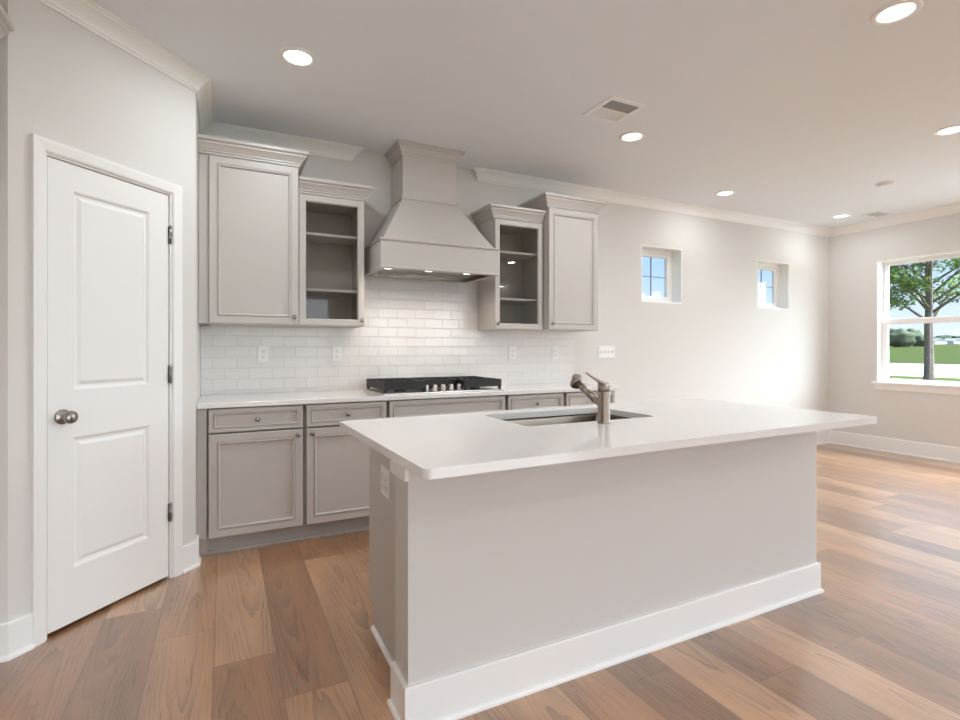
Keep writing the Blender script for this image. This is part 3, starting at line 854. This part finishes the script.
# ------------------------------------------------------------------ ceiling fixtures
vis = [((.351, 2.877), 'lit recessed ceiling light above the left cabinets, nearest the pantry'),
       ((2.659, 2.880), 'lit recessed ceiling light beside the square air vent'),
       ((4.453, 3.520), 'lit recessed ceiling light along the back wall above the nearer small window'),
       ((6.438, 3.534), 'lit recessed ceiling light nearest the far corner of the room'),
       ((2.757, 1.278), 'lit recessed ceiling light at the top edge, above the island'),
       ((4.595, 1.797), 'lit recessed ceiling light at the right edge of the ceiling')]
hid = [((x, y), 'recessed ceiling light added out of view to light the room') for x, y in
       ((.35, 1.05), (6.438, 1.10), (.35, -1.2), (2.75, -1.2), (4.6, -.6), (6.4, -1.6), (.35, -3.4), (2.75, -3.4), (4.6, -3.0), (6.2, -3.9))]  # lamps added out of view to light the room
proto = None
for (x, y), l in vis + hid:
    if proto is None:
        r = proto = thing('recessed_light', l, 'ceiling light', (x, y, ZC), 0)
        obj('trim_ring', lathe(bmesh.new(), (0, 0, 0), (0, 0, -1), [(.095, 0), (.095, .003), (.090, .006), (.074, .008), (.070, .004), (.068, .001), (.068, 0)], 36), M['trim'], r)
        obj('lens', lathe(bmesh.new(), (0, 0, -.001), (0, 0, -1), [(.067, 0), (.067, .003), (.05, .0045), (0, .005)], 36), M['lens'], r)
    else:
        r = copy_tree(proto); r.location = (x, y, ZC); r['label'] = l
    r['group'] = 'recessed ceiling lights' if l in [q[1] for q in vis] else 'recessed ceiling lights added out of view'
    ld = bpy.data.lights.new('downlight', 'AREA'); ld.shape = 'DISK'; ld.size = .13; ld.energy = LAMP_W * (.45 if y > 3.3 else 1); ld.color = (.905, .965, 1.0)
    lo_ = bpy.data.objects.new('downlight_lamp', ld); COL.objects.link(lo_); lo_.location = (x, y, ZC - .012)

vt = thing('air_vent', 'square white ceiling air vent with dark mesh in one half', 'vent', (2.258, 2.612, ZC))
hv = .142
obj('frame', boxes((-hv, hv, -hv, -hv + .03, -.008, 0), (-hv, hv, hv - .03, hv, -.008, 0), (-hv, -hv + .03, -hv + .03, hv - .03, -.008, 0), (hv - .03, hv, -hv + .03, hv - .03, -.008, 0), (-hv + .03, hv - .03, -.006, .006, -.007, 0)), M['trim'], vt)
obj('grille', boxes((-.111, .111, .007, .111, -.003, 0)), M['grille2'], vt, label='pale louvred half')
sl = bmesh.new()
for i in range(7): box(sl, -.111, .111, .012 + i * .0145, .018 + i * .0145, -.006, -.003)
obj('louvre', sl, M['trim'], vt)
obj('grille', boxes((-.111, .111, -.111, -.007, -.004, 0)), M['grille'], vt, label='dark grey mesh half')
sdx = thing('smoke_detector', 'round white smoke detector on the ceiling', 'smoke detector', (5.519, 2.646, ZC))
obj('base', lathe(bmesh.new(), (0, 0, 0), (0, 0, -1), [(.07, 0), (.07, .010), (.066, .013), (.0, .013)], 30), M['plastic'], sdx)
obj('cover', lathe(bmesh.new(), (0, 0, -.013), (0, 0, -1), [(.058, 0), (.056, .014), (.045, .020), (0, .022)], 30), M['plastic'], sdx)
v2 = thing('air_register', 'small rectangular white air register on the ceiling near the far corner', 'vent', (6.72, 3.30, ZC))
obj('frame', boxes((-.14, .14, -.09, -.07, -.006, 0), (-.14, .14, .07, .09, -.006, 0), (-.14, -.12, -.07, .07, -.006, 0), (.12, .14, -.07, .07, -.006, 0)), M['trim'], v2)
s3 = boxes((-.12, .12, -.07, .07, -.001, 0))
for i in range(6): box(s3, -.12, .12, -.062 + i * .023, -.054 + i * .023, -.005, -.001)
obj('louvre', s3, M['grille2'], v2)

# ------------------------------------------------------------------ outside
GZ = -.22
lawn = struct('ground_lawn', boxes((XR + T, 31.5, -60, 60, GZ - .2, GZ), (XL - T - 30, XR + T, D + T, 60, GZ - .2, GZ), (XL - T - 30, XR + T, -60, YR - T, GZ - .2, GZ)), M['grass'])
struct('ground_bounce_patio', boxes((XR + T, XR + 5.5, -9, 1.6, GZ, GZ + .02), (XL - 3, XR + T, -14, YR - T, GZ, GZ + .02)), M['bounce_patio'])  # pale paving added out of view to bounce daylight indoors
struct('ground_road', boxes((31.5, 58, -120, 170, GZ - .2, GZ + .01)), M['road'])
fb = bmesh.new()
ps = [(58, GZ), (95, .5), (175, 2.3), (250, 3.2), (250, -1), (58, -1)]
a = [fb.verts.new((x, -160, z)) for x, z in ps]; b = [fb.verts.new((x, 220, z)) for x, z in ps]
for i in range(len(ps)): fb.faces.new((a[i], a[(i + 1) % len(ps)], b[(i + 1) % len(ps)], b[i]))
fb.faces.new(a[::-1]); fb.faces.new(b)
struct('ground_field', fb, M['field'])

rnd = random.Random(5)


def blob_leaves(bm, c, r, n, size, rn, flat=.8):
    for _ in range(n):
        while True:
            p = Vector((rn.uniform(-1, 1), rn.uniform(-1, 1), rn.uniform(-1, 1)))
            if p.length < 1: break
        p = c + Vector((p.x * r, p.y * r, p.z * r * flat))
        u = Vector((rn.gauss(0, 1), rn.gauss(0, 1), rn.gauss(0, .6))).normalized(); v = u.orthogonal().normalized()
        s = size * rn.uniform(.6, 1.3)
        q = [bm.verts.new(p + u * s), bm.verts.new(p + v * s * .55), bm.verts.new(p - u * s), bm.verts.new(p - v * s * .55)]
        bm.faces.new(q)


def tube(bm, pts, n=8):
    prev = None
    for i, (p, r) in enumerate(pts):
        d = (Vector(pts[min(i + 1, len(pts) - 1)][0]) - Vector(pts[max(i - 1, 0)][0])).normalized()
        a = d.orthogonal().normalized() if abs(d.z) < .99 else Vector((1, 0, 0)); a = (a - d * a.dot(d)).normalized(); b = d.cross(a)
        ring = [bm.verts.new(Vector(p) + (a * math.cos(2 * math.pi * k / n) + b * math.sin(2 * math.pi * k / n)) * r) for k in range(n)]
        if prev:
            # align rings
            off = min(range(n), key=lambda o: (ring[o].co - prev[0].co).length)
            ring = ring[off:] + ring[:off]
            for k in range(n): bm.faces.new((prev[k], prev[(k + 1) % n], ring[(k + 1) % n], ring[k])).smooth = True
        else: bm.faces.new(ring[::-1])
        prev = ring
    bm.faces.new(prev)


def yard_tree(loc):
    r = thing('yard_tree', 'leafy green tree on the lawn seen through the large window', 'tree', loc)
    tk = bmesh.new()
    tube(tk, [((0, 0, 0), .24), ((0, 0, .25), .185), ((0, 0, 1.4), .165), ((.0, .02, 2.6), .15), ((.05, .0, 3.6), .14), ((0, .05, 4.8), .10), ((.05, 0, 6.2), .05), ((0, 0, 7.4), .02)], 12)
    obj('trunk', tk, M['bark'], r)
    lf = bmesh.new()
    rn = random.Random(11)
    for i in range(22):
        z0 = 2.45 + i * .18 + rn.uniform(-.1, .1); ang = i * 2.4 + rn.uniform(-.3, .3); ln = rn.uniform(1.7, 3.0) * (1 - max(0, z0 - 4) * .13)
        d = Vector((math.cos(ang), math.sin(ang), 0)); br = bmesh.new(); pts = []; rr = .075 * (1 - (z0 - 2) * .12)
        for k in range(6):
            t = k / 5
            pts.append((Vector((0, 0, z0)) + d * ln * t + Vector((0, 0, ln * (.85 * t - .12 * t * t))) + Vector((rn.uniform(-.06, .06), rn.uniform(-.06, .06), 0)) * t, max(.012, rr * (1 - t * .85))))
        tube(br, pts, 6)
        for sgn in (-1, 1):
            s = pts[2][0]; dd = (d + Vector((-d.y, d.x, 0)) * sgn * .8 + Vector((0, 0, .5))).normalized()
            tube(br, [(s, rr * .45), (s + dd * ln * .25, rr * .3), (s + dd * ln * .5 + Vector((0, 0, .1)), .010)], 5)
            blob_leaves(lf, s + dd * ln * .5, .62, 130, .085, rn, .6)
        obj('branch', br, M['bark'], r)
        for k in (3, 4, 5):
            blob_leaves(lf, pts[k][0], .60, 130, .085, rn, .6)
    blob_leaves(lf, Vector((0, 0, 6.6)), 1.5, 1200, .09, rn, .8)
    obj('foliage', lf, M['leaf'], r, kind='stuff')
    return r


def gpt(u, dist):
    """ground direction of a pixel column at camera distance"""
    t = (u - 480) / F; s, c = math.sin(TH), math.cos(TH)
    return (dist * (s + t * c), dist * (c - t * s))


tx, ty = gpt(929, 22.5)
yard_tree((tx, ty, GZ))


def ground_z(x):
    for (x0, z0), (x1, z1) in zip(ps, ps[1:4]):
        if x0 <= x <= x1: return z0 + (z1 - z0) * (x - x0) / (x1 - x0)
    return GZ


rn = random.Random(3)
far = [(874, 116, 3.6, .62), (889, 134, 4.6, .7), (901, 119, 3.9, .66), (912, 138, 4.0, .66), (921, 122, 2.6, .7), (929, 160, 2.5, 1.0), (945, 168, 2.6, 1.2), (961, 160, 2.5, 1.0), (977, 168, 2.8, 1.1), (860, 132, 3.8, .62)]
for i, (u, dist, hgt, wf) in enumerate(far):
    x, y = gpt(u, dist); gz = ground_z(x)
    r = thing('far_tree', 'rounded grey-green tree in the distant treeline beyond the field', 'tree', (x, y, gz), 0, 'distant treeline')
    tb = bmesh.new(); cyl(tb, (0, 0, -.3), (0, 0, hgt * .5), .25, .15, n=8); obj('trunk', tb, M['bark'], r)
    lf = bmesh.new(); bmesh.ops.create_icosphere(lf, subdivisions=3, radius=1)
    for v in lf.verts:
        k = 1 + .16 * math.sin(v.co.x * 5 + i) * math.cos(v.co.y * 6) + .12 * math.sin(v.co.z * 9 + i * 2) + rn.uniform(-.06, .06)
        v.co = Vector((v.co.x * hgt * wf * k, v.co.y * hgt * wf * k, hgt * .46 + v.co.z * hgt * .55 * k))
    for f_ in lf.faces: f_.smooth = True
    obj('foliage', lf, M['hedge'], r)
for i, (u, dist) in enumerate(((934, 146), (953, 149))):
    x, y = gpt(u, dist); gz = ground_z(x)
    r = thing('far_house', ['low white house at the far edge of the field, left of the other', 'low white house at the far edge of the field, right of the other'][i], 'house', (x, y, gz), -.4)
    obj('walls', boxes((-3, 3, -3.4, 3.4, -.3, 1.1)), M['housew'], r)
    rf = bmesh.new(); a = [rf.verts.new(p) for p in ((-3.3, -3.7, 1.1), (3.3, -3.7, 1.1), (0, -3.7, 2.0))]; b = [rf.verts.new(p) for p in ((-3.3, 3.7, 1.1), (3.3, 3.7, 1.1), (0, 3.7, 2.0))]
    for k in range(3): rf.faces.new((a[k], a[(k + 1) % 3], b[(k + 1) % 3], b[k]))
    rf.faces.new(a[::-1]); rf.faces.new(b)
    obj('roof', rf, M['roofg'], r)
    r.scale = (.6, .6, .8)
